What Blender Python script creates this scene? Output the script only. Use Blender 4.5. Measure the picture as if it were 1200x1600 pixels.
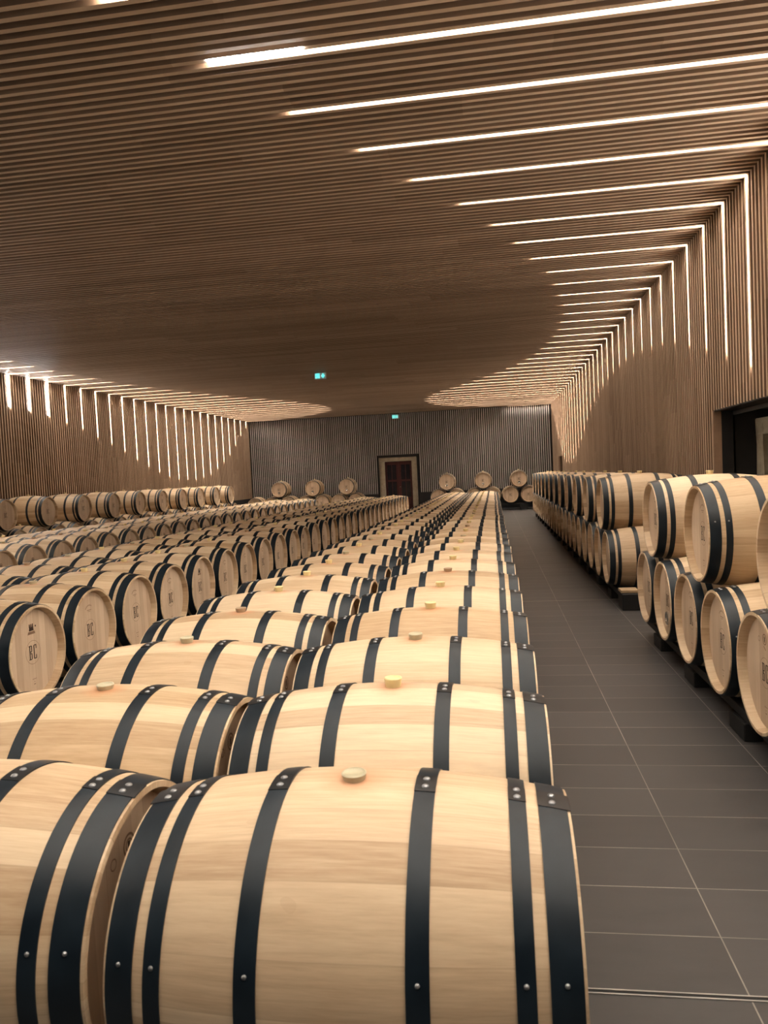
import bpy, bmesh, math, random
from mathutils import Matrix, Vector
random.seed(7)
scene = bpy.context.scene
for o in list(bpy.data.objects):
    bpy.data.objects.remove(o)
COL = scene.collection

# ------------------------------------------------------------------ camera
F_PX, CAM = 1180.98, Vector((0.0, 0.0, 1.5258))
R_ = Vector((0.98855355, 0.14295325, -0.04823128))
U_ = Vector((0.04092933, 0.05358863, 0.99772393))
W_ = Vector((-0.14521253, 0.98827761, -0.04712425))
cd = bpy.data.cameras.new('camera')
cd.sensor_fit = 'VERTICAL'
cd.sensor_height = 36.0
cd.lens = 36.0 * F_PX / 1600.0
cd.clip_end = 200
cam = bpy.data.objects.new('camera', cd)
COL.objects.link(cam)
m = Matrix.Identity(4)
for i in range(3):
    m[i][0], m[i][1], m[i][2], m[i][3] = R_[i], U_[i], -W_[i], CAM[i]
cam.matrix_world = m
scene.camera = cam
cd.dof.use_dof = True
cd.dof.focus_distance = 6.0
cd.dof.aperture_fstop = 7.5

# ------------------------------------------------------------------ light and exposure
STRIP = 60.0            # radiance of the recessed light strips
AMBIENT = 0.02
scene.view_settings.view_transform = 'Standard'
scene.view_settings.look = 'None'
scene.view_settings.gamma = 1.0
scene.view_settings.exposure = 0.0
scene.view_settings.use_curve_mapping = False
wd = bpy.data.worlds.new('world')
scene.world = wd
wd.use_nodes = True
wd.node_tree.nodes['Background'].inputs[0].default_value = (1.0, 0.8, 0.6, 1)
wd.node_tree.nodes['Background'].inputs[1].default_value = AMBIENT

# ------------------------------------------------------------------ room numbers
XL, XR, YB, YF, ZC = -10.185, 2.3823, 31.1, -5.0, 4.0946
PITCH = 0.7135 / 8.0     # slats: eight to a light strip
SLAT = 0.036
DEP = 0.055

# ------------------------------------------------------------------ material helpers
class NT:
    def __init__(s, name):
        s.m = bpy.data.materials.new(name)
        s.m.use_nodes = True
        s.t = s.m.node_tree
        s.b = s.t.nodes['Principled BSDF']
    def n(s, typ, **kw):
        nd = s.t.nodes.new(typ)
        for k, v in kw.items():
            setattr(nd, k, v)
        return nd
    def put(s, sock, v):
        if isinstance(v, (int, float)):
            sock.default_value = v
        elif isinstance(v, (tuple, list)):
            sock.default_value = v
        else:
            s.t.links.new(v, sock)
    def math(s, op, a, b=0.0, c=0.0):
        nd = s.n('ShaderNodeMath', operation=op)
        s.put(nd.inputs[0], a); s.put(nd.inputs[1], b)
        if op in ('MULTIPLY_ADD', 'COMPARE', 'SMOOTH_MIN'):
            s.put(nd.inputs[2], c)
        return nd.outputs[0]
    def obj(s):
        tc = s.n('ShaderNodeTexCoord')
        sp = s.n('ShaderNodeSeparateXYZ')
        s.t.links.new(tc.outputs['Object'], sp.inputs[0])
        return tc.outputs['Object'], sp.outputs
    def comb(s, x, y, z):
        nd = s.n('ShaderNodeCombineXYZ')
        for i, v in enumerate((x, y, z)):
            s.put(nd.inputs[i], v)
        return nd.outputs[0]
    def noise(s, vec, scale, detail=3.0, rough=0.55):
        nd = s.n('ShaderNodeTexNoise')
        s.put(nd.inputs['Vector'], vec)
        nd.inputs['Scale'].default_value = scale
        nd.inputs['Detail'].default_value = detail
        nd.inputs['Roughness'].default_value = rough
        return nd.outputs[0]
    def white(s, vec):
        nd = s.n('ShaderNodeTexWhiteNoise', noise_dimensions='3D')
        s.put(nd.inputs['Vector'], vec)
        return nd.outputs['Value']
    def ramp(s, fac, stops):
        nd = s.n('ShaderNodeValToRGB')
        e = nd.color_ramp.elements
        e[0].position, e[0].color = stops[0][0], (*stops[0][1], 1)
        e[1].position, e[1].color = stops[1][0], (*stops[1][1], 1)
        for p, c in stops[2:]:
            q = e.new(p); q.color = (*c, 1)
        s.put(nd.inputs[0], fac)
        return nd.outputs[0]
    def mix(s, fac, a, b, mode='MIX'):
        nd = s.n('ShaderNodeMix', data_type='RGBA', blend_type=mode)
        s.put(nd.inputs[0], fac)
        for i, v in ((6, a), (7, b)):
            s.put(nd.inputs[i], (*v, 1) if isinstance(v, tuple) and len(v) == 3 else v)
        return nd.outputs[2]
    def fin(s, col=None, rough=None, metal=None, spec=None, bump=None, bs=0.2, bd=0.002):
        if col is not None: s.put(s.b.inputs['Base Color'], (*col, 1) if isinstance(col, tuple) else col)
        if rough is not None: s.put(s.b.inputs['Roughness'], rough)
        if metal is not None: s.put(s.b.inputs['Metallic'], metal)
        if spec is not None: s.put(s.b.inputs['Specular IOR Level'], spec)
        if bump is not None:
            bn = s.n('ShaderNodeBump')
            bn.inputs['Strength'].default_value = bs
            bn.inputs['Distance'].default_value = bd
            s.put(bn.inputs['Height'], bump)
            s.t.links.new(bn.outputs[0], s.b.inputs['Normal'])
        return s.m

def plain(name, col, rough=0.5, metal=0.0, spec=0.5, var=0.15, scale=6.0):
    k = NT(name)
    v, _ = k.obj()
    n = k.noise(v, scale, 4)
    c = k.ramp(n, [(0.3, tuple(x * (1 - var) for x in col)), (0.7, tuple(min(1, x * (1 + var)) for x in col))])
    return k.fin(c, rough, metal, spec)

def emis(name, col, st):
    k = NT(name)
    k.b.inputs['Base Color'].default_value = (0.8, 0.8, 0.8, 1)
    k.b.inputs['Emission Color'].default_value = (*col, 1)
    k.b.inputs['Emission Strength'].default_value = st
    return k.m

def slat_mat(name, across, along, lo, hi, board=2.4):
    """slatted timber: one tone to each slat and each board length"""
    k = NT(name)
    v, s = k.obj()
    a = s[across]; l = s[along]
    idx = k.math('FLOOR', k.math('DIVIDE', k.math('SUBTRACT', a, 7.4289), PITCH))
    off = k.math('MULTIPLY', k.white(k.comb(k.math('FLOOR', k.math('DIVIDE', idx, 4.0)), 3.3, 1.7)), board)
    seg = k.math('FLOOR', k.math('DIVIDE', k.math('ADD', l, off), board))
    w = k.white(k.comb(idx, seg, 5.5))
    pan = k.white(k.comb(k.math('FLOOR', k.math('DIVIDE', idx, 8.0)), k.math('FLOOR', k.math('DIVIDE', k.math('ADD', l, off), board * 1.7)), 9.1))
    g = k.noise(k.comb(k.math('MULTIPLY', a, 40.0), k.math('MULTIPLY', l, 1.5), k.math('MULTIPLY', idx, 3.1)), 1.0, 4)
    f = k.math('ADD', k.math('MULTIPLY', w, 0.4), k.math('ADD', k.math('MULTIPLY', pan, 0.25), k.math('MULTIPLY', g, 0.35)))
    c = k.ramp(f, [(0.2, lo), (0.8, hi)])
    return k.fin(c, 0.55, 0, 0.3)

M = {}
M['slat_c'] = slat_mat('oak_slats_ceiling', 1, 0, (0.36, 0.26, 0.185), (0.54, 0.41, 0.30))
M['slat_w'] = slat_mat('oak_slats_wall', 1, 2, (0.33, 0.23, 0.155), (0.52, 0.375, 0.265), 1.45)
M['slat_b'] = slat_mat('pale_slats_back', 0, 2, (0.36, 0.335, 0.32), (0.56, 0.53, 0.51), 1.7)
M['side_c'] = slat_mat('shaded_sides_ceiling', 1, 0, (0.20, 0.135, 0.092), (0.33, 0.23, 0.16))  # ceiling slat flanks: shade of the gaps put into a darker oak colour
M['side_w'] = slat_mat('shaded_sides_wall', 1, 2, (0.18, 0.112, 0.072), (0.31, 0.205, 0.14), 1.45)  # same oak as the wall slats, darkened to paint in the gap shade
M['board'] = plain('oak_board', (0.34, 0.22, 0.145), 0.55)
M['gap'] = plain('gap_brown', (0.10, 0.06, 0.038), 0.8)
M['gapblack'] = plain('gap_black', (0.012, 0.011, 0.011), 0.8)
M['black'] = plain('black_steel', (0.012, 0.013, 0.015), 0.5)
M['rack'] = plain('rack_black', (0.010, 0.010, 0.011), 0.6)
M['dark'] = plain('dark_plaster', (0.07, 0.055, 0.045), 0.9)
M['light'] = emis('light_strip', (1.0, 0.905, 0.765), STRIP)
M['tube'] = emis('light_tube', (0.90, 0.95, 1.0), STRIP * 1.3)
M['steel'] = plain('stainless', (0.75, 0.75, 0.74), 0.22, 1.0)
M['rivet'] = plain('rivet_steel', (0.30, 0.31, 0.33), 0.35, 0.7)
M['chock'] = plain('chock_wood', (0.46, 0.33, 0.20), 0.6)
M['ink'] = plain('brand_ink', (0.035, 0.018, 0.010), 0.7)
M['ink2'] = plain('faded_ink', (0.22, 0.13, 0.08), 0.7)
M['red'] = plain('door_red', (0.055, 0.009, 0.009), 0.45)
M['pane'] = plain('dark_glass', (0.02, 0.022, 0.03), 0.12, 0, 0.7)
M['signwhite'] = plain('sign_plate', (0.30, 0.42, 0.45), 0.4)
M['signglow'] = emis('sign_glow', (0.05, 0.85, 0.80), 2.0)
M['signdark'] = emis('sign_field', (0.01, 0.10, 0.12), 0.5)

def stone_mat(name, lo, hi):
    k = NT(name)
    v, _ = k.obj()
    n = k.noise(v, 7.0, 8, 0.65)
    n2 = k.noise(v, 1.6, 3)
    f = k.math('ADD', k.math('MULTIPLY', n, 0.6), k.math('MULTIPLY', n2, 0.4))
    return k.fin(k.ramp(f, [(0.35, lo), (0.65, hi)]), 0.9, 0, 0.2, bump=n, bs=0.8, bd=0.02)
M['stone'] = stone_mat('stone_frame', (0.30, 0.26, 0.19), (0.48, 0.43, 0.33))
M['stone2'] = stone_mat('stone_infill', (0.14, 0.11, 0.065), (0.30, 0.25, 0.16))

def floor_mat():
    k = NT('floor_tiles')
    v, s = k.obj()
    X, Y = s[0], s[1]
    tx, ty, W, H = 0.5943, 0.2867, 0.0022, 0.0020
    u = k.math('DIVIDE', k.math('ADD', X, 20 * tx - 0.6595), tx)
    w = k.math('DIVIDE', k.math('ADD', Y, 40 * ty - 2.1875), ty)
    iu, iw = k.math('FLOOR', k.math('ADD', u, 0.5)), k.math('FLOOR', k.math('ADD', w, 0.5))
    du = k.math('MULTIPLY', k.math('ABSOLUTE', k.math('SUBTRACT', u, iu)), tx)
    dw = k.math('MULTIPLY', k.math('ABSOLUTE', k.math('SUBTRACT', w, iw)), ty)
    j = k.math('MAXIMUM', k.math('LESS_THAN', du, W), k.math('LESS_THAN', dw, H))
    cell = k.comb(k.math('FLOOR', u), k.math('FLOOR', w), 2.2)
    t = k.white(cell)
    n = k.noise(k.comb(k.math('MULTIPLY', X, 1.0), k.math('MULTIPLY', Y, 4.0), k.math('MULTIPLY', t, 20.0)), 3.0, 5, 0.6)
    f = k.math('ADD', k.math('MULTIPLY', t, 0.35), k.math('MULTIPLY', n, 0.65))
    base = k.ramp(f, [(0.25, (0.050, 0.047, 0.047)), (0.75, (0.075, 0.070, 0.070))])
    g = k.noise(v, 2.0, 2)
    jc = k.ramp(g, [(0.35, (0.16, 0.145, 0.13)), (0.65, (0.34, 0.31, 0.28))])
    c = k.mix(j, base, jc)
    r = k.math('MULTIPLY_ADD', n, 0.12, 0.42)
    return k.fin(c, r, 0, 0.35)
M['floor'] = floor_mat()

def stave_mat():
    k = NT('barrel_oak')
    v, s = k.obj()
    X, Y, Z = s
    rnd = k.n('ShaderNodeObjectInfo').outputs['Random']
    ang = k.math('DIVIDE', k.math('ARCTAN2', Z, Y), 2 * math.pi)
    wob = k.math('MULTIPLY', k.noise(k.comb(k.math('MULTIPLY', ang, 9.0), rnd, 0.5), 1.0, 0), 1.4)
    u = k.math('ADD', k.math('MULTIPLY', ang, 24.0), wob)
    idx = k.math('FLOOR', u)
    fr = k.math('SUBTRACT', u, idx)
    edge = k.math('LESS_THAN', k.math('MINIMUM', fr, k.math('SUBTRACT', 1.0, fr)), 0.012)
    t = k.white(k.comb(idx, k.math('MULTIPLY', rnd, 91.0), 1.5))
    seed = k.math('ADD', k.math('MULTIPLY', t, 31.0), k.math('MULTIPLY', rnd, 77.0))
    g = k.noise(k.comb(k.math('MULTIPLY', X, 2.2), k.math('MULTIPLY', u, 3.0), seed), 2.5, 7, 0.62)
    g2 = k.noise(k.comb(k.math('MULTIPLY', X, 14.0), k.math('MULTIPLY', u, 26.0), seed), 1.0, 3, 0.6)
    f = k.math('ADD', k.math('MULTIPLY', t, 0.34), k.math('ADD', k.math('MULTIPLY', g, 0.46), k.math('MULTIPLY', g2, 0.20)))
    c = k.ramp(f, [(0.25, (0.42, 0.275, 0.155)), (0.50, (0.61, 0.445, 0.28)), (0.72, (0.73, 0.575, 0.385))])
    c = k.mix(k.math('MULTIPLY', edge, 0.25), c, (0.33, 0.20, 0.11))
    # small knots and medullary flecks
    fl = k.noise(k.comb(k.math('MULTIPLY', X, 9.0), k.math('MULTIPLY', u, 1.3), k.math('ADD', seed, 4.0)), 1.0, 1)
    c = k.mix(k.math('MULTIPLY', k.math('GREATER_THAN', fl, 0.76), 0.15), c, (0.36, 0.21, 0.11))
    # wine stain round the bung
    d = k.n('ShaderNodeVectorMath', operation='DISTANCE')
    k.put(d.inputs[0], v); d.inputs[1].default_value = (0.0, 0.0, 0.34)
    dd = k.math('ADD', d.outputs['Value'], k.math('MULTIPLY', k.math('SUBTRACT', k.noise(v, 22.0, 3), 0.5), 0.05))
    st = k.n('ShaderNodeMapRange'); k.put(st.inputs[0], dd)
    st.inputs[1].default_value, st.inputs[2].default_value = 0.03, 0.085
    st.inputs[3].default_value, st.inputs[4].default_value = 0.55, 0.0
    c = k.mix(st.outputs[0], c, (0.60, 0.24, 0.11))
    tone = k.n('ShaderNodeHueSaturation')
    k.put(tone.inputs['Value'], k.math('MULTIPLY_ADD', rnd, 0.12, 0.93))
    k.put(tone.inputs['Saturation'], k.math('MULTIPLY_ADD', rnd, -0.12, 1.02))
    k.put(tone.inputs['Color'], c)
    return k.fin(tone.outputs[0], 0.5, 0, 0.35, bump=g2, bs=0.15, bd=0.001)
M['stave'] = stave_mat()

def head_mat():
    k = NT('barrel_head_oak')
    v, s = k.obj()
    X, Y, Z = s
    rnd = k.n('ShaderNodeObjectInfo').outputs['Random']
    u = k.math('DIVIDE', k.math('ADD', Y, 2.0 + 0.03), 0.062)
    idx = k.math('FLOOR', u)
    fr = k.math('SUBTRACT', u, idx)
    edge = k.math('LESS_THAN', fr, 0.03)
    t = k.white(k.comb(idx, k.math('MULTIPLY', rnd, 53.0), k.math('SIGN', X)))
    g = k.noise(k.comb(k.math('MULTIPLY', Y, 45.0), k.math('MULTIPLY', Z, 2.5), k.math('ADD', k.math('MULTIPLY', t, 19.0), k.math('MULTIPLY', rnd, 60.0))), 1.0, 5, 0.6)
    b = k.noise(k.comb(Y, Z, k.math('MULTIPLY', rnd, 30.0)), 6.0, 2)
    f = k.math('ADD', k.math('MULTIPLY', t, 0.35), k.math('ADD', k.math('MULTIPLY', g, 0.4), k.math('MULTIPLY', b, 0.25)))
    c = k.ramp(f, [(0.25, (0.47, 0.34, 0.235)), (0.75, (0.66, 0.51, 0.37))])
    c = k.mix(k.math('MULTIPLY', edge, 0.3), c, (0.28, 0.17, 0.10))
    return k.fin(c, 0.55, 0, 0.3)
M['head'] = head_mat()

def hoop_mat():
    k = NT('hoop_steel')
    v, s = k.obj()
    n = k.noise(v, 9.0, 4)
    c = k.ramp(n, [(0.3, (0.005, 0.010, 0.016)), (0.7, (0.011, 0.020, 0.030))])
    r = k.math('MULTIPLY_ADD', n, 0.2, 0.30)
    return k.fin(c, r, 0.0, 0.36)
M['hoop'] = hoop_mat()
M['lap'] = plain('lap_steel', (0.009, 0.010, 0.012), 0.42, 0, 0.45)
def bung_mat(name, a):
    k = NT(name)
    v, _ = k.obj()
    n = k.noise(v, 30, 3)
    k.b.inputs['Subsurface Weight'].default_value = 0.0
    return k.fin(k.ramp(n, [(0.3, a), (0.7, tuple(min(1, x * 1.15) for x in a))]), 0.35, 0, 0.5)
M['bung_y'] = bung_mat('bung_yellow', (0.70, 0.60, 0.32))
M['bung_g'] = bung_mat('bung_grey', (0.46, 0.42, 0.29))
M['bung_b'] = bung_mat('bung_brown', (0.36, 0.26, 0.17))

# ------------------------------------------------------------------ mesh helpers
def mesh_obj(name, bm, mat, parent=None, smooth=False, link=True):
    me = bpy.data.meshes.new(name)
    bm.normal_update()
    bm.to_mesh(me); bm.free()
    for mm in (mat if isinstance(mat, (list, tuple)) else [mat]):
        me.materials.append(mm)
    if smooth:
        for p in me.polygons: p.use_smooth = True
    o = bpy.data.objects.new(name, me)
    if link: COL.objects.link(o)
    if parent is not None: o.parent = parent
    return o

def box(bm, x0, x1, y0, y1, z0, z1, mi=0, side=None, sm=0):
    v = [bm.verts.new(p) for p in ((x0, y0, z0), (x1, y0, z0), (x1, y1, z0), (x0, y1, z0),
                                   (x0, y0, z1), (x1, y0, z1), (x1, y1, z1), (x0, y1, z1))]
    for n_, f in enumerate(((0, 3, 2, 1), (4, 5, 6, 7), (0, 1, 5, 4), (1, 2, 6, 5), (2, 3, 7, 6), (3, 0, 4, 7))):
        q = bm.faces.new([v[i] for i in f])
        q.material_index = sm if (side == 'y' and n_ in (2, 4)) or (side == 'x' and n_ in (3, 5)) else mi

def bevelled(bm, x0, x1, y0, y1, z0, z1, b=0.006):
    t = bmesh.new(); box(t, x0, x1, y0, y1, z0, z1)
    bmesh.ops.bevel(t, geom=list(t.edges), offset=b, segments=2, affect='EDGES', profile=0.5)
    vm = {v: bm.verts.new(v.co) for v in t.verts}
    for f in t.faces: bm.faces.new([vm[v] for v in f.verts])
    t.free()

def lathe(bm, prof, seg=48, axis='X', mi=0, smooth=True, a0=0.0, a1=2 * math.pi):
    """prof: list of (along, radius)"""
    full = abs(a1 - a0 - 2 * math.pi) < 1e-6
    n = seg if full else seg + 1
    rings = []
    for (x, r) in prof:
        ring = []
        for i in range(n):
            a = a0 + (a1 - a0) * i / seg
            p = (x, r * math.cos(a), r * math.sin(a)) if axis == 'X' else (r * math.cos(a), r * math.sin(a), x)
            ring.append(bm.verts.new(p))
        rings.append(ring)
    for k in range(len(rings) - 1):
        for i in range(seg):
            j = (i + 1) % n
            f = bm.faces.new((rings[k][i], rings[k][j], rings[k + 1][j], rings[k + 1][i]))
            f.material_index = mi; f.smooth = smooth

def disc(bm, x, r, seg=48, flip=False, axis='X'):
    vs = []
    for i in range(seg):
        a = 2 * math.pi * i / seg
        vs.append(bm.verts.new((x, r * math.cos(a), r * math.sin(a)) if axis == 'X' else (r * math.cos(a), r * math.sin(a), x)))
    f = bm.faces.new(vs[::-1] if flip else vs)
    f.smooth = False

def struct(name, bm, mat):
    o = mesh_obj(name, bm, mat)
    o['kind'] = 'structure'
    return o

def tag(o, label, cat, group=None):
    o['label'] = label; o['category'] = cat
    if group: o['group'] = group
    return o

def empty(name, loc, rz=0.0):
    o = bpy.data.objects.new(name, None)
    o.empty_display_size = 0.1
    COL.objects.link(o)
    o.location = loc; o.rotation_euler = (0, 0, rz)
    return o

ONES = 'zero first second third fourth fifth sixth seventh eighth ninth tenth eleventh twelfth thirteenth fourteenth fifteenth sixteenth seventeenth eighteenth nineteenth'.split()
TENS = {20: 'twent', 30: 'thirt', 40: 'fort'}
def ordn(n):
    if n < 20: return ONES[n]
    t, u = n // 10 * 10, n % 10
    return TENS[t] + 'ieth' if u == 0 else TENS[t] + 'y-' + ONES[u]

def px(x, y, z):
    d = Vector((x, y, z)) - CAM
    w = d.dot(W_)
    if w < 0.05: return None
    return 600 + F_PX * d.dot(R_) / w, 800 - F_PX * d.dot(U_) / w

def interp(t, y):
    if y <= t[0][0]: return t[0][1]
    for (a, b), (c, d) in zip(t, t[1:]):
        if y <= c: return b + (d - b) * (y - a) / (c - a)
    return t[-1][1]

# ------------------------------------------------------------------ room shell
bm = bmesh.new(); box(bm, XL - 0.3, 4.2, YF - 0.3, YB + 0.9, -0.1, 0.0)
struct('floor', bm, M['floor'])

# ceiling: slats run across the room, light strips lie in every eighth gap
S0R, S = 7.4289, 0.7135
S0L = S0R + 85 * PITCH
SK = [S0R + S * k for k in range(-11, 34)]              # y of each light strip on the right
PH = S0R % PITCH
bm = bmesh.new()
box(bm, XL - 0.1, XR + 0.6, YF, YB + 0.1, ZC + DEP, ZC + DEP + 0.08, 1)
n0 = int((YF - S0R) / PITCH)
ny = int((YB - S0R) / PITCH)
slat_y = [S0R + (k + 0.5) * PITCH for k in range(n0, ny)]
for y in slat_y:
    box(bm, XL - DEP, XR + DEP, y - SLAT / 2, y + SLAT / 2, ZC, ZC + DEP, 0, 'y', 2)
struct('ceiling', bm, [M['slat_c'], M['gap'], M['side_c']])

# right wall with the portal opening near and a narrow doorway far
PY, PZ = 8.69, 2.065
NY0, NY1, NZ = 27.0, 28.4, 1.95
bm = bmesh.new()
def wallbox(y0, y1, z0, z1):
    box(bm, XR + DEP, XR + DEP + 0.08, y0, y1, z0, z1, 1)
wallbox(YF, PY, PZ, ZC + DEP); wallbox(PY, NY0, 0, ZC + DEP); wallbox(NY0, NY1, NZ, ZC + DEP); wallbox(NY1, YB, 0, ZC + DEP)
for y in slat_y:
    z0 = PZ if y < PY else (NZ if NY0 < y < NY1 else 0.02)
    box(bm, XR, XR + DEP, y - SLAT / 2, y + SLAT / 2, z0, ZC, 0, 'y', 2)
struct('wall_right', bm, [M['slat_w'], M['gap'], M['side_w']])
bm = bmesh.new(); box(bm, XR, XR + DEP + 0.08, PY - 0.012, PY, 0, PZ)
struct('trim_1', bm, M['board'])

# black steel lining of the portal, and the old stone opening inside it
SX = 2.82
bm = bmesh.new()
box(bm, XR + DEP + 0.03, 3.5, PY - 0.001, PY + 0.06, 0, PZ + 0.1)
box(bm, XR + 0.012, 3.5, YF, PY, PZ - 0.012, PZ + 0.06)
box(bm, 2.585, 2.60, PY - 0.02, PY, 0, PZ - 0.06)
box(bm, 2.585, 2.60, YF, PY, PZ - 0.06, PZ - 0.01)
box(bm, XR + DEP + 0.03, 2.60, PY - 0.02, PY - 0.008, 0, PZ - 0.012)
struct('trim_2', bm, M['black'])
bm = bmesh.new()
sy = 8.69
box(bm, SX, SX + 0.3, sy - 0.22, sy - 0.01, 0, 1.95)
box(bm, SX, SX + 0.3, sy - 3.2, sy - 0.01, 1.78, 1.95)
box(bm, SX, SX + 0.3, sy - 3.2, sy - 2.98, 0, 1.78)
bmesh.ops.subdivide_edges(bm, edges=list(bm.edges), cuts=6, use_grid_fill=True)
for v in bm.verts:
    v.co += Vector((random.uniform(-.006, .006), random.uniform(-.006, .006), random.uniform(-.006, .006)))
struct('trim_3', bm, M['stone'])
bm = bmesh.new()
n = 26
vs = [[bm.verts.new((SX + 0.13 + random.uniform(-.02, .02), sy - 3.1 + 3.0 * i / n, 1.85 * j / 16)) for j in range(17)] for i in range(n + 1)]
for i in range(n):
    for j in range(16):
        bm.faces.new((vs[i][j], vs[i + 1][j], vs[i + 1][j + 1], vs[i][j + 1]))
box(bm, SX + 0.2, SX + 0.4, sy - 3.2, sy, 0, 2.2)
struct('wall_recess', bm, M['stone2'])
bm = bmesh.new(); box(bm, SX + 0.01, SX + 0.1, YF, sy - 3.19, 0, PZ); box(bm, 3.4, 3.5, YF, PY, 0, PZ)
struct('wall_portal', bm, M['dark'])
# far narrow doorway on the right
bm = bmesh.new()
box(bm, XR + DEP + 0.08, XR + 1.0, NY0 - 0.06, NY0, 0, NZ); box(bm, XR + DEP + 0.08, XR + 1.0, NY1, NY1 + 0.06, 0, NZ)
box(bm, XR + DEP + 0.08, XR + 1.0, NY0, NY1, NZ, NZ + 0.06); box(bm, XR + 0.95, XR + 1.0, NY0, NY1, 0, NZ)
struct('door_2', bm, M['gapblack'])

# left wall
bm = bmesh.new()
box(bm, XL - DEP - 0.08, XL - DEP, YF, YB, 0, ZC + DEP, 1)
yl = [S0L + (k + 0.5) * PITCH for k in range(int((YF - S0L) / PITCH), int((YB - S0L) / PITCH))]
for y in yl:
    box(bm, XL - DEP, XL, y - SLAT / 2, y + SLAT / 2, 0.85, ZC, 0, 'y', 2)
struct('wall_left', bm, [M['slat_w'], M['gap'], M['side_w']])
bm = bmesh.new(); box(bm, XL - DEP, XL - 0.01, YF, YB, 0, 0.85)
struct('baseboard_left', bm, M['gapblack'])

# back wall: pale slats on black, doorway left of the middle
DX0, DX1, DZ = -4.76, -3.05, 2.36
bm = bmesh.new()
box(bm, XL, DX0, YB + 0.05, YB + 0.15, 0, ZC + DEP, 1); box(bm, DX1, XR + DEP, YB + 0.05, YB + 0.15, 0, ZC + DEP, 1)
box(bm, DX0, DX1, YB + 0.05, YB + 0.15, DZ, ZC + DEP, 1)
bp_ = 0.0833
x = XL + 0.06
while x < XR - 0.02:
    inside = DX0 - 0.02 < x < DX1 + 0.02
    z0 = DZ + 0.03 if inside else 0.80
    zj = 2.35 + 0.25 * random.random()
    box(bm, x - 0.0185, x + 0.0185, YB + random.uniform(0, .004), YB + 0.05, z0 if inside else zj, ZC - 0.01, 0, 'x', 1)  # slat flanks coloured black, painting shade into the gaps
    if not inside:
        box(bm, x - 0.0185, x + 0.0185, YB + random.uniform(0, .004), YB + 0.05, z0, zj - 0.004, 0, 'x', 1)
    x += bp_
struct('wall_back', bm, [M['slat_b'], M['gapblack']])
bm = bmesh.new(); box(bm, XL, DX0, YB + 0.02, YB + 0.05, 0, 0.79); box(bm, DX1, XR, YB + 0.02, YB + 0.05, 0, 0.79)
struct('baseboard_back', bm, M['black'])
bm = bmesh.new(); box(bm, XL - 0.1, 4.2, YF - 0.1, YF, 0, ZC + 0.2)
struct('wall_front', bm, M['dark'])

# far door
d = empty('door_1', ((DX0 + DX1) / 2, YB + 0.1, 0)); d['kind'] = 'structure'
dw = DX1 - DX0
bm = bmesh.new()
for s in (-1, 1):
    bevelled(bm, *sorted((s * (dw / 2 - 0.05), s * (dw / 2 - 0.29))), 0.0, 0.3, 0, 2.12, 0.012)
bevelled(bm, -dw / 2 + 0.05, dw / 2 - 0.05, 0.0, 0.3, 2.121, 2.29, 0.012)
mesh_obj('frame', bm, M['stone'], d)
bm = bmesh.new()
box(bm, -dw / 2, -dw / 2 + 0.06, -0.08, 0.5, 0, DZ); box(bm, dw / 2 - 0.06, dw / 2, -0.08, 0.5, 0, DZ)
box(bm, -dw / 2, dw / 2, -0.08, 0.5, DZ - 0.06, DZ); box(bm, -dw / 2, dw / 2, 0.5, 0.55, 0, DZ)
mesh_obj('reveal', bm, M['gapblack'], d)
lw = dw / 2 - 0.285
for s in (-1, 1):
    bm = bmesh.new()
    x0, x1 = sorted((s * 0.004, s * lw))
    box(bm, x0, x0 + 0.09, 0.13, 0.18, 0, 2.11); box(bm, x1 - 0.09, x1, 0.13, 0.18, 0, 2.11)
    for z0, z1 in ((0, 0.62), (1.98, 2.11), (1.28, 1.36)):
        box(bm, x0 + 0.09, x1 - 0.09, 0.13, 0.18, z0, z1)
    box(bm, x0 + 0.13, x1 - 0.13, 0.118, 0.13, 0.14, 0.52)
    xm = (x0 + x1) / 2
    box(bm, xm - 0.012, xm + 0.012, 0.14, 0.17, 0.62, 1.98)
    lf = mesh_obj('door_leaf', bm, M['red'], d)
    bm = bmesh.new(); box(bm, x0 + 0.09, x1 - 0.09, 0.152, 0.158, 0.62, 1.98)
    mesh_obj('pane', bm, M['pane'], lf)
bm = bmesh.new(); lathe(bm, [(0.09, 0.001), (0.09, 0.018), (0.11, 0.022), (0.13, 0.012)], 16)
bmesh.ops.transform(bm, matrix=Matrix.Translation((0.05, 0.0, 1.05)) @ Matrix.Rotation(math.pi / 2, 4, 'Z'), verts=bm.verts)
mesh_obj('door_knob', bm, M['steel'], lf)

# metal floor channel and expansion joints across the aisle
bm = bmesh.new()
box(bm, -10, 2.3, 2.176, 2.181, 0.0, 0.003); box(bm, -10, 2.3, 2.194, 2.199, 0.0, 0.003); box(bm, -10, 2.3, 2.181, 2.194, 0.0, 0.001, 1)
struct('trim_4', bm, [plain('channel_metal', (0.36, 0.35, 0.33), 0.5, 0.4), M['gapblack']])
for i, y in enumerate((8.83, 17.5)):
    bm = bmesh.new(); box(bm, -10, 2.3, y - 0.006, y + 0.006, 0.0, 0.002)
    struct('trim_%d' % (5 + i), bm, plain('joint_metal', (0.30, 0.28, 0.25), 0.5, 0.3))

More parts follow.
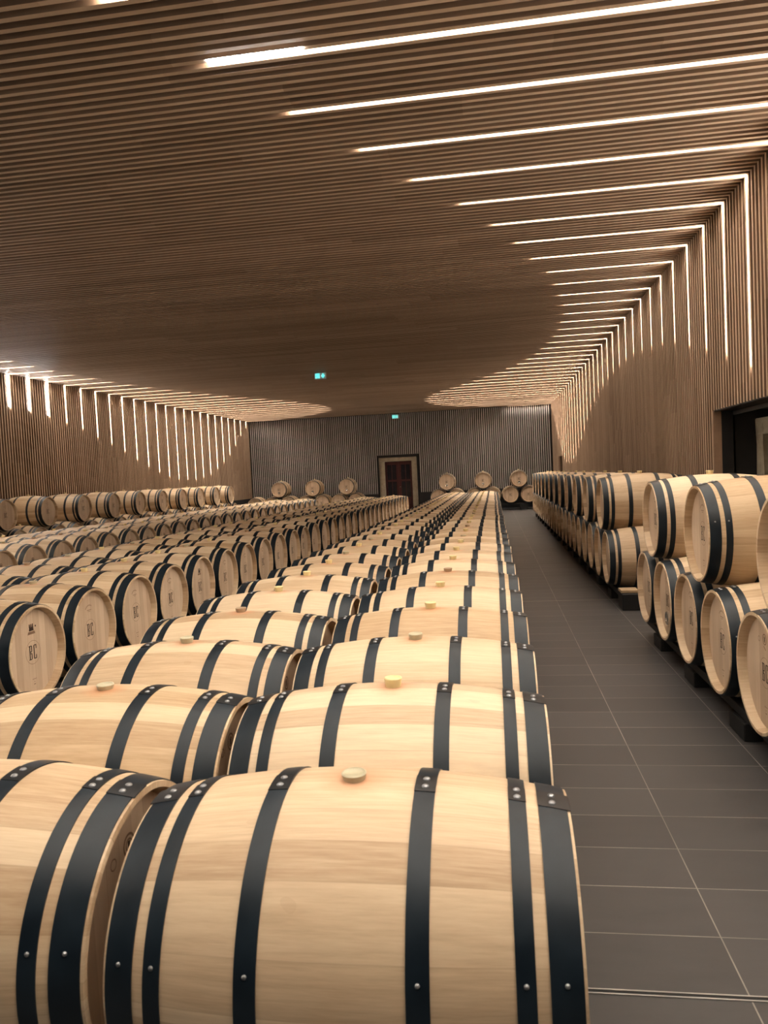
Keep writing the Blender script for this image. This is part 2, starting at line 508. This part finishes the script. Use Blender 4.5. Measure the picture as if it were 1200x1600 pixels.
# ------------------------------------------------------------------ light strips
RC = [(-4.7, -3.0), (0, -3.2), (2.4, -2.6), (3.86, -1.96), (4.57, -1.64), (5.3, -1.31), (6.0, -.94), (6.75, -.58), (7.45, -.2), (8.15, .1), (8.9, .37), (9.6, .59),
      (10.3, .82), (11, .96), (11.8, 1.10), (12.5, 1.21), (13.2, 1.29), (14, 1.30), (14.7, 1.30), (15.4, 1.27), (16.1, 1.21),
      (16.8, 1.13), (17.5, 1.0), (18.2, .85), (18.9, .66), (19.6, .42), (20.3, .14), (21, -.17), (21.8, -.5), (22.5, -.9),
      (23.3, -1.28), (24, -1.64), (24.7, -1.89), (25.5, -2.09), (26.2, -2.26), (27, -2.26), (27.7, -2.2), (28.5, -2.0),
      (29.2, -1.63), (29.9, -1.03), (30.6, 0), (31.1, 0.8)]
LC = [(-4.7, -5.0), (0, -4.9), (4, -5.6), (8, -7.2), (10, -8.0), (12, -8.8), (13.7, -9.16), (15.1, -9.15), (15.9, -9.13), (16.6, -9.02), (17.4, -8.96), (18.1, -8.78), (18.8, -8.6),
      (19.5, -8.37), (20.2, -8.1), (21, -7.8), (21.7, -7.47), (22.4, -7.16), (23.2, -6.77), (23.9, -6.42), (24.7, -6.12),
      (25.5, -5.89), (26.3, -5.77), (27, -5.75), (27.7, -5.89), (28.4, -6.13), (29, -6.59), (29.6, -7.1), (30.1, -7.6),
      (30.5, -8.2), (30.9, -9)]
RW = [(-4.7, 2.2), (6.7, 2.2), (7.4, 2.37), (8.15, 2.58), (8.9, 2.77), (9.6, 2.92), (10.3, 3.08), (11, 3.18), (11.7, 3.245), (12.4, 3.30),
      (13.1, 3.357), (13.8, 3.374), (14.5, 3.364), (15.2, 3.34), (15.9, 3.3), (16.6, 3.23), (17.3, 3.165), (18, 3.05),
      (18.7, 2.91), (19.4, 2.74), (20, 2.54), (20.7, 2.31), (22, 1.94), (22.8, 1.80), (23.4, 1.72), (24.2, 1.68), (25, 1.68),
      (25.7, 1.75), (27, 2.1), (28.5, 2.7), (30, 3.5), (31, 3.9)]
LW = [(-4.7, 1.8), (3, 1.9), (9, 2.6), (12, 3.15), (14.95, 3.38), (15.7, 3.35), (16.4, 3.30), (17.1, 3.19), (17.85, 3.09), (18.5, 2.92), (19.25, 2.76), (20, 2.57),
      (20.7, 2.36), (21.4, 2.17), (22.1, 1.99), (22.8, 1.86), (23.5, 1.75), (24.3, 1.735), (25, 1.727), (25.7, 1.79),
      (26.4, 1.89), (27.1, 2.09), (27.8, 2.33), (28.5, 2.63), (29.3, 3.03), (30, 3.47), (30.8, 3.9)]
REC = 0.028
HW = 0.0185

def point_box(bm, a0, a1, y, d0, d1, kind, taper=0.10, HW=HW):
    """strip body from a0 (corner) to a1 (free, pointed end)"""
    sg = 1 if a1 > a0 else -1
    t = a1 - sg * taper
    def P(a, w, dd):
        return (a, y + w, dd) if kind == 'C' else (dd, y + w, a)
    top = [P(a0, -HW, d0), P(a0, HW, d0), P(t, HW, d0), P(a1, 0.004, d0), P(a1, -0.004, d0), P(t, -HW, d0)]
    bot = [P(a0, -HW, d1), P(a0, HW, d1), P(t, HW, d1), P(a1, 0.004, d1), P(a1, -0.004, d1), P(t, -HW, d1)]
    vt = [bm.verts.new(p) for p in top]; vb = [bm.verts.new(p) for p in bot]
    bm.faces.new(vt); bm.faces.new(vb[::-1])
    for i in range(6):
        j = (i + 1) % 6
        bm.faces.new((vt[j], vt[i], vb[i], vb[j]))

def strips(ys, side):
    items = []
    for i, y in enumerate(ys):
        if side == 'right':
            cx, xs, zs, s = XR, interp(RC, y), interp(RW, y), 1
        else:
            cx, xs, zs, s = XL, interp(LC, y), interp(LW, y), -1
        pc = px(xs, y, ZC); pw = px(cx, y, ZC)
        vis = any(p and -5 < p[0] < 1205 and -5 < p[1] < 1605 for p in (pc, pw, px(cx, y, zs), px((xs + cx) / 2, y, ZC)))
        items.append((i, y, cx, xs, zs, s, vis))
    vc = 0
    for i, y, cx, xs, zs, s, vis in items:
        o = empty('light_strip', (cx, y, ZC))
        if vis: vc += 1
        near = 'nearest' if vc == 1 else ordn(vc) + ' nearest'
        tag(o, ('glowing strip bending from ceiling to %s wall, %s in view' % (side, near)) if vis
            else 'glowing recessed light strip behind the viewpoint on the %s side' % side, 'light', 'recessed light strips of the %s side' % side)
        b = bmesh.new(); point_box(b, -s * 0.0 + s * (REC), xs - cx, 0, REC, REC + 0.02, 'C'); mesh_obj('ceiling_section', b, M['light'], o)
        if zs < ZC - 0.15:
            b = bmesh.new(); point_box(b, REC, zs - ZC, 0, s * REC, s * (REC + 0.02), 'W', 0.10, 0.0255 if side == 'left' and S0L - 0.1 < y < S0L + 2 * S + 0.1 else HW); mesh_obj('wall_section', b, M['light'], o)
        if side == 'left' and abs(y - S0L) < 0.1 + 2 * S and y > S0L - 0.1:
            b = bmesh.new(); box(b, -0.004, 0.010, -0.075, -0.035, zs - ZC + 0.03, -0.02); mesh_obj('bare_tube', b, M['tube'], o)
        if side == 'right' and abs(y - (S0R - 4 * S)) < 0.05:
            b = bmesh.new(); box(b, xs - cx + 0.02, xs - cx + 0.62, -0.062, -0.045, -0.008, 0.004); mesh_obj('bare_tube', b, M['tube'], o)
strips(SK, 'right')
strips([S0L + S * k for k in range(-21, 23)], 'left')

# ------------------------------------------------------------------ exit signs
def exit_sign(loc, w, h, label):
    o = empty('exit_sign', loc)
    tag(o, label, 'sign', 'exit signs under the ceiling')
    b = bmesh.new(); bevelled(b, -w / 2, w / 2, 0, 0.03, -h, 0, 0.004); mesh_obj('panel', b, M['signwhite'], o)
    b = bmesh.new(); box(b, -w / 2 + 0.012, w / 2 - 0.012, -0.003, 0, -h + 0.012, -0.012); mesh_obj('lit_field', b, M['signdark'], o)
    b = bmesh.new()
    k = h / 0.16
    # doorway with running figure, then an arrow pointing down
    X0 = -w / 2 + 0.03
    def q(x0, x1, z0, z1): box(b, X0 + x0 * k, X0 + x1 * k, -0.006, -0.0031, -h + z0 * k, -h + z1 * k)
    q(0, .014, .025, .135); q(.014, .10, .121, .135); q(.086, .10, .025, .121)
    q(.040, .060, .092, .112)
    for pts in (((.030, .088), (.062, .088), (.066, .055), (.040, .055)), ((.040, .055), (.054, .055), (.040, .028), (.024, .028)),
                ((.052, .055), (.066, .055), (.080, .030), (.066, .030)), ((.062, .088), (.062, .078), (.082, .066), (.084, .074)),
                ((.030, .088), (.020, .066), (.028, .063), (.040, .080))):
        b.faces.new([b.verts.new((X0 + a * k, -0.0062, -h + c * k)) for a, c in pts])
    AX = w / 2 - 0.075 * k
    box(b, AX - .012 * k, AX + .012 * k, -0.006, -0.0031, -h + .07 * k, -h + .135 * k)
    b.faces.new([b.verts.new((AX + a * k, -0.0062, -h + c * k)) for a, c in ((-.045, .085), (0, .028), (.045, .085), (.030, .10), (0, .062), (-.030, .10))])
    mesh_obj('pictogram', b, M['signglow'], o)
    b = bmesh.new()
    for s in (-1, 1): box(b, s * w * .35 - .004, s * w * .35 + .004, .01, .018, 0, .03)
    mesh_obj('bracket', b, M['steel'], o)
exit_sign((-4.02, 17.9, 4.085), 0.29, 0.16, 'glowing teal exit sign with running figure and arrow, hanging mid-ceiling')
exit_sign((-3.89, 30.95, 4.03), 0.29, 0.17, 'small teal exit sign at the top of the striped back wall')

# ------------------------------------------------------------------ barrels
L2, RB, RE = 0.465, 0.343, 0.296
def rad(x): return RB - (RB - RE) * (x / L2) ** 2
HEADX = L2 - 0.044

def body_mesh(seg, nx):
    b = bmesh.new()
    prof = [(-L2 + 2 * L2 * i / nx, rad(-L2 + 2 * L2 * i / nx)) for i in range(nx + 1)]
    lathe(b, prof, seg)
    for s in (-1, 1):
        ri = RE - 0.015
        p1 = [(s * L2, RE), (s * L2, ri)]
        p2 = [(s * L2, ri), (s * (L2 - 0.010), ri - 0.0035), (s * (HEADX - 0.012), ri - 0.011)]
        for p in (p1, p2):
            lathe(b, p if s < 0 else p, seg)
    bmesh.ops.recalc_face_normals(b, faces=b.faces)
    return b
def head_bm(s, seg):
    b = bmesh.new()
    disc(b, s * HEADX, RE - 0.026, seg, flip=(s < 0))
    lathe(b, [(s * HEADX, RE - 0.026), (s * (HEADX - 0.02), RE - 0.026)], seg)
    return b
def hoop_bm(xc, w, seg, lap):
    b = bmesh.new()
    x0, x1 = xc - w / 2, xc + w / 2
    t = 0.003
    r0, r1 = rad(x0), rad(x1)
    e = 0.0006
    for p in ([(x0, r0 - e), (x0, r0 + t)], [(x0, r0 + t), ((x0 + x1) / 2, rad((x0 + x1) / 2) + t + 0.0004), (x1, r1 + t)], [(x1, r1 + t), (x1, r1 - e)]):
        lathe(b, p, seg)
    bmesh.ops.recalc_face_normals(b, faces=b.faces)
    return b
def lap_bm(xc, w, long=0.085):
    """riveted overlap of the hoop near the top"""
    b = bmesh.new()
    g = 0.0006
    x0, x1 = xc - w / 2 - g, xc + w / 2 + g
    if abs(xc) > 0.40:
        if xc > 0: x1 += 0.006
        else: x0 -= 0.006
    half = long / 2 / RB
    a0, a1 = math.pi / 2 - half + 0.04, math.pi / 2 + half + 0.04
    t = 0.0048
    for (pp) in ([(x0, rad(x0) + 0.0032), (x0, rad(x0) + t)], [(x0, rad(x0) + t), (x1, rad(x1) + t)], [(x1, rad(x1) + t), (x1, rad(x1) + 0.0032)]):
        lathe(b, pp, 6, a0=a0, a1=a1)
    for a in (a0, a1):
        vs = [b.verts.new((x, r * math.cos(a), r * math.sin(a))) for x, r in ((x0, rad(x0) + .0032), (x0, rad(x0) + t), (x1, rad(x1) + t), (x1, rad(x1) + .0032))]
        b.faces.new(vs)
    bmesh.ops.recalc_face_normals(b, faces=b.faces)
    return b
def rivet_bm(xc, da, lift=0.0046, r=0.0080):
    b = bmesh.new()
    lathe(b, [(-0.002, r), (0.001, r), (0.0032, r * .72), (0.0042, r * .3), (0.0043, 0.0002)], 12, axis='Z')
    a = math.pi / 2 + da
    R = rad(xc) + lift
    mt = Matrix.Translation((xc, R * math.cos(a), R * math.sin(a))) @ Matrix.Rotation(-(math.pi / 2 - a), 4, 'X')
    bmesh.ops.transform(b, matrix=mt, verts=b.verts)
    return b
def bung_bm(h):
    b = bmesh.new()
    z = RB - 0.004
    lathe(b, [(z, 0.0235), (z + h + 0.002, 0.0285)], 28, axis='Z')
    lathe(b, [(z + h + 0.002, 0.0285), (z + h + 0.004, 0.0270), (z + h + 0.0042, 0.0245)], 28, axis='Z')
    lathe(b, [(z + h + 0.0042, 0.0245), (z + h + 0.001, 0.022), (z + h + 0.001, 0.0005)], 28, axis='Z')
    bmesh.ops.recalc_face_normals(b, faces=b.faces)
    return b

# marks branded on a head; u to the viewer's right, v up
def marks(s, kind):
    dark, pale = [], []
    def R(l, x0, x1, y0, y1): l.append([(x0, y0), (x1, y0), (x1, y1), (x0, y1)])
    def ring(l, cx, cy, r, w, n=40, a0=0, a1=2 * math.pi):
        for i in range(n):
            a, c = a0 + (a1 - a0) * i / n, a0 + (a1 - a0) * (i + 1) / n
            l.append([(cx + r * math.cos(a), cy + r * math.sin(a)), (cx + r * math.cos(c), cy + r * math.sin(c)),
                      (cx + (r - w) * math.cos(c), cy + (r - w) * math.sin(c)), (cx + (r - w) * math.cos(a), cy + (r - w) * math.sin(a))])
    if kind != 'emblem':
        # B
        H, t, x = 0.045, 0.0085, -0.037
        R(dark, x - .005, x + .006, H - t * .7, H); R(dark, x - .005, x + .006, -H, -H + t * .7)
        R(dark, x, x + .010, -H, H)
        for y0, y1 in ((0.0025, H), (-H, -0.0025)):
            R(dark, x + .010, x + .022, y1 - t * .7, y1); R(dark, x + .010, x + .022, y0, y0 + t * .7)
            R(dark, x + .020, x + .029, y0 + t * .6, y1 - t * .6)
            dark.append([(x + .022, y1), (x + .029, y1 - t * .6), (x + .020, y1 - t * .6)])
            dark.append([(x + .022, y0), (x + .020, y0 + t * .6), (x + .029, y0 + t * .6)])
        # C
        x = 0.006
        R(dark, x, x + .010, -H + t * .6, H - t * .6)
        R(dark, x + .005, x + .028, H - t * .7, H); R(dark, x + .005, x + .028, -H, -H + t * .7)
        dark.append([(x, H - t * .6), (x + .006, H), (x + .010, H - t * .6)]); dark.append([(x, -H + t * .6), (x + .010, -H + t * .6), (x + .006, -H)])
        R(dark, x + .023, x + .031, H - .026, H); R(dark, x + .023, x + .031, -H, -H + .026)
        ring(pale, 0, 0, 0.075, 0.0022, 48)
        for k in range(7):
            R(pale, -.020 + k * .006, -.0165 + k * .006, -.172, -.166)
        R(pale, -.004, .004, -.188, -.184); R(pale, -.009, .009, -.204, -.199)
    if kind == 'arc':
        for k in range(13):
            a = math.radians(140 - k * 6.7)
            cx, cy = 0.062 * math.cos(a), 0.115 + 0.062 * math.sin(a)
            R(pale, cx - .0022, cx + .0022, cy - .004, cy + .004)
        R(pale, -.030, .030, .140, .144); R(pale, -.016, .016, .130, .133)
    if kind == 'house':
        pale.append([(-.045, .115), (.035, .115), (.028, .132), (-.038, .132)])
        dark.append([(-.030, .136), (.020, .136), (.016, .158), (-.026, .158)])
        for cx in (-.022, -.006, .010):
            dark.append([(cx - .007, .158), (cx + .007, .158), (cx + .004, .180), (cx - .004, .180)])
        R(dark, .033, .045, .156, .166)
    if kind == 'emblem':
        ring(pale, 0, 0.10, 0.034, 0.010, 20)
        dark.append([(-.016, .10), (0, .082), (.016, .10), (0, .122)])
        R(pale, -.022, .022, .05, .056); R(pale, -.012, .012, .038, .042)
    if kind == 'seal':
        ring(pale, 0.0, .165, .028, .006, 24); ring(pale, 0.0, .165, .016, .004, 20)
        R(dark, -.005, .005, .155, .175)
        pale.append([(-.015, .128), (-.010, .132), (.018, .116), (.012, .112)])
        ring(pale, -.075, .155, .014, .003, 16)
    b = bmesh.new()
    X = s * (HEADX + 0.0006)
    for mi, l in ((0, dark), (1, pale)):
        for poly in l:
            vs = [b.verts.new((X, s * u, v)) for u, v in poly]
            if len(vs) > 2:
                f = b.faces.new(vs); f.material_index = mi
    bmesh.ops.recalc_face_normals(b, faces=b.faces)
    return b
def porthole_bm(s):
    b = bmesh.new()
    X = s * HEADX
    for p in ([(0.0, 0.052), (0.012, 0.052)], [(0.012, 0.052), (0.015, 0.047), (0.012, 0.040)], [(0.012, 0.040), (0.006, 0.034), (0.009, 0.0005)]):
        lathe(b, [(X + s * a, r) for a, r in p], 28)
    bmesh.ops.translate(b, verts=b.verts, vec=(0, 0, -0.135))
    bmesh.ops.recalc_face_normals(b, faces=b.faces)
    return b

HOOPS = [(-0.429, 0.060), (-0.356, 0.036), (-0.162, 0.044), (0.162, 0.044), (0.356, 0.036), (0.429, 0.060)]
def as_mesh(name, b, mats):
    me = bpy.data.meshes.new(name)
    b.normal_update(); b.to_mesh(me); b.free()
    for q in mats: me.materials.append(q)
    return me
def build_meshes(seg, nx, tagname):
    D = {}
    D['body'] = as_mesh('staves' + tagname, body_mesh(seg, nx), [M['stave']])
    for s in (-1, 1):
        D['head', s] = as_mesh('head' + tagname, head_bm(s, seg), [M['head']])
    for i, (xc, w) in enumerate(HOOPS):
        D['hoop', i] = as_mesh('hoop' + tagname, hoop_bm(xc, w, seg, True), [M['hoop']])
        D['lap', i] = as_mesh('lap' + tagname, lap_bm(xc, w, 0.072 if w > .04 else 0.062), [M['lap']])
        for j, da in enumerate((-0.01, 0.09)):
            D['rivet', i, j] = as_mesh('rivet' + tagname, rivet_bm(xc, da), [M['rivet']])
        D['rivet', i, 2] = as_mesh('rivet' + tagname, rivet_bm(xc, 1.27, 0.003, 0.005), [M['rivet']])
    return D
HI = build_meshes(128, 24, '_fine')
LO = build_meshes(56, 12, '')
BUNGS = {k: as_mesh('bung', bung_bm(h), [M[m_]]) for k, h, m_ in (('y', 0.028, 'bung_y'), ('g', 0.015, 'bung_g'), ('b', 0.022, 'bung_b'), ('w', 0.022, 'bung_g'))}
MARK = {(s, k): as_mesh('printed_mark', marks(s, k), [M['ink'], M['ink2']]) for s in (-1, 1) for k in ('arc', 'house', 'emblem', 'seal', 'plain')}
PORT = {s: as_mesh('porthole', porthole_bm(s), [M['steel']]) for s in (-1, 1)}

def child(name, me, parent):
    o = bpy.data.objects.new(name, me)
    COL.objects.link(o)
    o.parent = parent
    return o
COUNT = 0
def barrel(loc, rz, label, group, bung='y', mark=('arc', 'arc'), fine=False, port=None, tilt=0.0):
    """oak barrel lying on its side; its own x is its length"""
    global COUNT
    COUNT += 1
    D = HI if fine else LO
    o = empty('oak_barrel', loc, rz)
    o.rotation_euler[0] = tilt if rz == 0 else 0
    tag(o, label, 'barrel', group)
    dist = (Vector(loc) - CAM).length
    child('staves', D['body'], o)
    for i in range(6):
        h = child('hoop', D['hoop', i], o)
        if dist < 9:
            lp = child('lap_plate', D['lap', i], h)
            if dist < 5.5:
                for j in range(2): child('rivet', D['rivet', i, j], h)
                if rz == 0: child('rivet', D['rivet', i, 2], h)
        else:
            child('lap_plate', D['lap', i], h)
    for s, mk in ((-1, mark[0]), (1, mark[1])):
        h = child('head', D['head', s], o)
        if mk: child('printed_mark', MARK[s, mk], h)
        if port == s: child('porthole', PORT[s], h)
    if bung: child('bung', BUNGS[bung], o)
    return o

def seen(x, y, z, ln=L2, rz=0.0):
    n = 0
    for a in (-ln, -ln / 2, 0, ln / 2, ln):
        for dy, dz in ((0, .34), (-.3, 0), (.3, 0), (0, -.3)):
            p = px(x + a, y + dy, z + dz) if rz == 0 else px(x + dy, y + a, z + dz)
            if p and 4 < p[0] < 1196 and 0 < p[1] < 1596: n += 1
    return n >= 1

BP = 0.6884
def pick_bung(i): return ['g', 'y', 'w', 'y', 'b', 'y', 'w', 'y', 'y', 'b', 'w', 'y'][i % 12]
# --- block nearest the camera: two columns end to end
ZA = 0.525
a_first = 1.6307
for ci, (xc, nm) in enumerate(((-0.335, 'right column'), (-1.305, 'left column'))):
    c = 0
    for k in range(36):
        y = a_first + k * BP + (0.001 if k == 0 and ci == 0 else 0)
        z = ZA - 0.012 if k == 0 and ci == 0 else ZA
        dx = random.uniform(-.006, .006) if k > 0 else 0
        if not seen(xc, y, ZA): continue
        c += 1
        bg = ['g', 'y', 'w', 'y', 'y', 'b', 'y', 'y'][k] if ci == 0 and k < 8 else ['y', 'g', 'y', 'b', 'y', 'y', 'y', 'w'][k % 8]
        if ci == 1 and k in (1,): bg = 'g'
        if ci == 1 and k == 2: bg = 'w'
        who = 'nearest the viewer' if c == 1 else ordn(c) + ' from the viewer'
        barrel((xc + dx, y, z), 0, 'oak barrel, %s in the column beside the grey aisle' % who if ci == 0 else
               'oak barrel, %s in the second column from the aisle' % who,
               'barrels of the block nearest the viewer', bg, fine=(k < 5), mark=('arc', 'seal'), tilt=random.uniform(-.03, .03))
# --- second block
for ci, xc in enumerate((-3.335, -4.305)):
    c = 0
    for k in range(32):
        y = 4.352 + (k - 1) * BP
        if not seen(xc, y, ZA): continue
        c += 1
        who = 'nearest in view' if c == 1 else ordn(c) + ' nearest in view'
        mk = 'house' if (k == 1) else ('house' if k in (5, 11) else 'arc')
        barrel((xc + random.uniform(-.008, .008), y, ZA), 0,
               ('oak barrel with lettered head, %s in the middle block' % who) if ci == 0 else
               ('oak barrel behind the middle block lettered row, %s' % who),
               'barrels of the middle block, %s column' % ('front' if ci == 0 else 'rear'), pick_bung(k * 5 + ci),
               mark=('arc', mk), fine=(k < 3), tilt=random.uniform(-.03, .03))
# --- third block
for ci, xc in enumerate((-6.625, -7.595)):
    c = 0
    for k in range(28):
        y = 9.396 + (k - 2) * BP - 1.3768 * 0
        if y > 26.2 or not seen(xc, y, ZA): continue
        c += 1
        who = 'nearest in view' if c == 1 else ordn(c) + ' nearest in view'
        barrel((xc + random.uniform(-.008, .008), y, ZA), 0,
               ('oak barrel with brown emblem on head, %s, third block' % who) if ci == 0 else
               ('oak barrel, left column of third block, %s' % who),
               'barrels of the third block, %s column' % ('right' if ci == 0 else 'left'), pick_bung(k * 7 + ci),
               mark=('arc', 'emblem'), tilt=random.uniform(-.03, .03))
# --- stacked row by the left wall
ZD = 0.535
ZUP = 0.598
XD = -9.15 - L2
c = 0
for k in range(-3, 18):
    y = 14.54 - 0.344 + k * BP
    if y > 26.0 or not seen(XD, y, ZD): continue
    c += 1
    barrel((XD, y, ZD), 0, 'lower oak barrel by the left wall, %s in view' % ('nearest' if c == 1 else ordn(c) + ' nearest'),
           'lower barrels by the left wall', None if k % 3 else 'y', mark=('arc', 'arc'))
c = 0
for k in range(-2, 9):
    y = 14.54 + k * 2 * BP
    if not seen(XD, y, ZD + ZUP): continue
    c += 1
    barrel((XD, y, ZD + ZUP), 0, 'upper oak barrel by the left wall, %s in view' % ('nearest' if c == 1 else ordn(c) + ' nearest'),
           'upper barrels by the left wall', 'y', mark=('arc', 'seal' if k % 3 == 1 else 'arc'))
# --- stacked row along the right wall
ZR = 0.480
XRR = 1.225 + L2
lower = [3.17, 3.86, 4.555, 5.25, 5.945, 6.64]
y = 8.85
while y < 25.0:
    lower.append(y); y += BP
c = 0
for k, y in enumerate(lower):
    if not seen(XRR, y, ZR): continue
    c += 1
    barrel((XRR, y, ZR), 0, 'lower oak barrel along the right wall, %s' % ('nearest in view' if c == 1 else ordn(c) + ' nearest in view'),
           'lower barrels along the right wall', None, mark=('seal' if k == 1 else 'arc', 'arc'), fine=(k < 5), port=(-1 if k == 4 else None))
upper = [3.515, 4.9025, 6.2925] + [9.194 + i * 2 * BP for i in range(12)]
c = 0
for k, y in enumerate(upper):
    if y > 24.9 or not seen(XRR, y, ZR + ZUP): continue
    c += 1
    barrel((XRR, y, ZR + ZUP), 0, 'upper oak barrel along the right wall, %s' % ('nearest in view' if c == 1 else ordn(c) + ' nearest in view'),
           'upper barrels along the right wall', 'y', mark=('house' if k % 3 == 0 else 'arc', 'arc'), fine=(k < 3))
# --- row across the back wall, heads towards the viewer
ZB = 0.585
YW = 29.45 + L2
ups = [('leftmost', -8.56), ('second from the left', -7.17), ('just left of the red door', -5.79), ('just right of the red door', -1.81), ('middle one right of the door', -0.41), ('rightmost', 0.965)]
for i, (nm, x) in enumerate(ups):
    barrel((x, YW, ZB + ZUP), -math.pi / 2, 'upper oak barrel with round steel port, back wall, %s' % nm,
           'upper barrels at the back wall', 'y', mark=(None, 'plain'), port=1, fine=True)
lows = []
for i, (nm, x) in enumerate(ups):
    for s in (-1, 1):
        lx = x + s * 0.3445
        if not any(abs(lx - q) < 0.5 for q in lows): lows.append(lx)
lows = [-9.60] + lows
nl = 0
for i, x in enumerate(sorted(lows)):
    nl += 1
    barrel((x, YW, ZB), -math.pi / 2, 'lower oak barrel on the black rack at the back wall, %s from the left' % ordn(nl),
           'lower barrels at the back wall', None, mark=(None, 'arc'))

# ------------------------------------------------------------------ racks
RX = 0.36
def rack_meshes(zc, n):
    """black steel rack carrying n barrels; own y runs along the row"""
    top = zc - rad(0.31) - 0.002
    ln = n * BP
    out = {}
    b = bmesh.new()
    for s in (-1, 1):
        bevelled(b, s * RX - 0.03, s * RX + 0.03, -ln / 2 + 0.01, ln / 2 - 0.01, top - 0.055, top, 0.004)
    out['rail'] = as_mesh('rail', b, [M['rack']])
    for i, (sx, fy) in enumerate([(sx, fy) for sx in (-1, 1) for fy in (-ln / 4, ln / 4)]):
        b = bmesh.new(); bevelled(b, sx * RX - 0.05, sx * RX + 0.05, fy - 0.13, fy + 0.13, 0.0, top - 0.0555, 0.006)
        out['foot', i] = as_mesh('foot', b, [M['rack']])
    for i, fy in enumerate((-ln / 4, ln / 4)):
        b = bmesh.new(); bevelled(b, -RX + 0.0505, RX - 0.0505, fy - 0.04, fy + 0.04, top - 0.12 if top > .16 else 0.02, top - 0.0555, 0.004)
        out['cross', i] = as_mesh('crossbar', b, [M['rack']])
    for i in range(n + 1):
        b = bmesh.new()
        y0 = -ln / 2 + i * BP
        h = 0.032
        w = 0.075
        p = [(-w, 0), (w, 0), (0.02, h), (-0.02, h)]
        if i == 0: p = [(0.012, 0), (w, 0), (0.02, h), (0.012, h)]
        if i == n: p = [(-w, 0), (-0.012, 0), (-0.012, h), (-0.02, h)]
        for s in (-1, 1):
            vs = [[b.verts.new((s * RX + d_, y0 + q, top + 0.0005 + hh)) for q, hh in p] for d_ in (-0.03, 0.015)]
            b.faces.new(vs[0]); b.faces.new(vs[1][::-1])
            for a in range(4):
                b.faces.new((vs[0][a], vs[1][a], vs[1][(a + 1) % 4], vs[0][(a + 1) % 4]))
        bmesh.ops.recalc_face_normals(b, faces=b.faces)
        out['chock', i] = as_mesh('chock', b, [M['rack']])
    return out
RM = {}
def rack(x, y, zc, n, label, group, rz=0.0):
    if (zc, n) not in RM: RM[zc, n] = rack_meshes(zc, n)
    R = RM[zc, n]
    o = empty('barrel_rack', (x, y, 0), rz)
    tag(o, label, 'rack', group)
    child('rail', R['rail'], o)
    for i in range(4): child('foot', R['foot', i], o)
    for i in range(2): child('crossbar', R['cross', i], o)
    for i in range(n + 1): child('chock', R['chock', i], o)
    return o
def rack_row(x, y0, count, zc, what, n=3, rz=0.0, lateral=False):
    i = c = 0
    while i < count:
        k = min(n, count - i)
        if k < 1: break
        pos = y0 + (i + (k - 1) / 2) * BP
        c += 1
        if lateral: rack(pos, x, zc, k, 'black barrel rack, %s from the left %s' % (ordn(c), what), 'racks ' + what, rz)
        else: rack(x, pos, zc, k, 'black rack, %s from near end %s' % (ordn(c), what), 'racks ' + what, rz)
        i += k
rack_row(-0.335, a_first, 36, ZA - 0.012, 'under the column beside the grey aisle')
rack_row(-1.305, a_first, 36, ZA, 'under the second column from the aisle')
rack_row(-3.335, 4.352, 31, ZA, 'under the lettered row of the middle block')
rack_row(-6.625, 9.396, 25, ZA, 'under the emblem row of the third block')
rack_row(-4.305, 4.352 + 2 * BP, 29, ZA, 'under the rear column of the middle block')
rack_row(-7.595, 9.396, 25, ZA, 'under the left column of the third block')
rack_row(XD, 14.54 - 0.344 - 2 * BP, 19, ZD, 'beside the left wall')
rack_row(XRR, 3.17, 6, ZR, 'beside the right wall, before the gap')
rack_row(XRR, 8.85, 24, ZR, 'beside the right wall, beyond the gap')
sl = sorted(lows)
rack_row(YW, sl[0], 7, ZB, 'at the back wall left of the door', 3, math.pi / 2, True)
rack_row(YW, -1.81 - 0.3445, 6, ZB, 'at the back wall right of the door', 3, math.pi / 2, True)

# tan timber plank lying on the end of the rack in the gap of the right row
b = bmesh.new(); bevelled(b, -0.09, 0.09, -0.10, 0.10, 0.0, 0.03, 0.004)
o = mesh_obj('timber_plank', b, M['chock'])
o.location = (1.37, 8.28, 0.175)
tag(o, 'short tan timber plank on a black block in the gap of the right row', 'plank')
b = bmesh.new(); bevelled(b, -0.10, 0.10, -0.14, 0.14, 0.0, 0.174, 0.006)
o = mesh_obj('support_block', b, M['rack'])
o.location = (1.38, 8.26, 0.0)
tag(o, 'black block on the floor under the short tan plank', 'block')

# black saddle blocks wedged beneath the upper barrels of the right row
def saddle_bm():
    b = bmesh.new()
    p = [(-0.030, -0.075), (0.030, -0.075), (0.058, 0.0), (-0.058, 0.0)]
    vs = [[b.verts.new((d_, q, h)) for q, h in p] for d_ in (-0.035, 0.035)]
    b.faces.new(vs[0]); b.faces.new(vs[1][::-1])
    for a in range(4):
        b.faces.new((vs[0][a], vs[1][a], vs[1][(a + 1) % 4], vs[0][(a + 1) % 4]))
    bmesh.ops.recalc_face_normals(b, faces=b.faces)
    bmesh.ops.bevel(b, geom=list(b.edges), offset=0.004, segments=1, affect='EDGES')
    return b
SAD = as_mesh('saddle', saddle_bm(), [M['rack']])
for i, y in enumerate(upper[:6]):
    o = bpy.data.objects.new('saddle_block', SAD); COL.objects.link(o)
    o.location = (XRR - 0.20, y, ZR + ZUP - rad(0.20) - 0.006)
    tag(o, 'small black block wedged under the %s upper barrel of the right row' % ('nearest' if i == 0 else ordn(i + 1) + ' nearest'), 'block', 'saddle blocks of the right row')
print('barrels', COUNT)
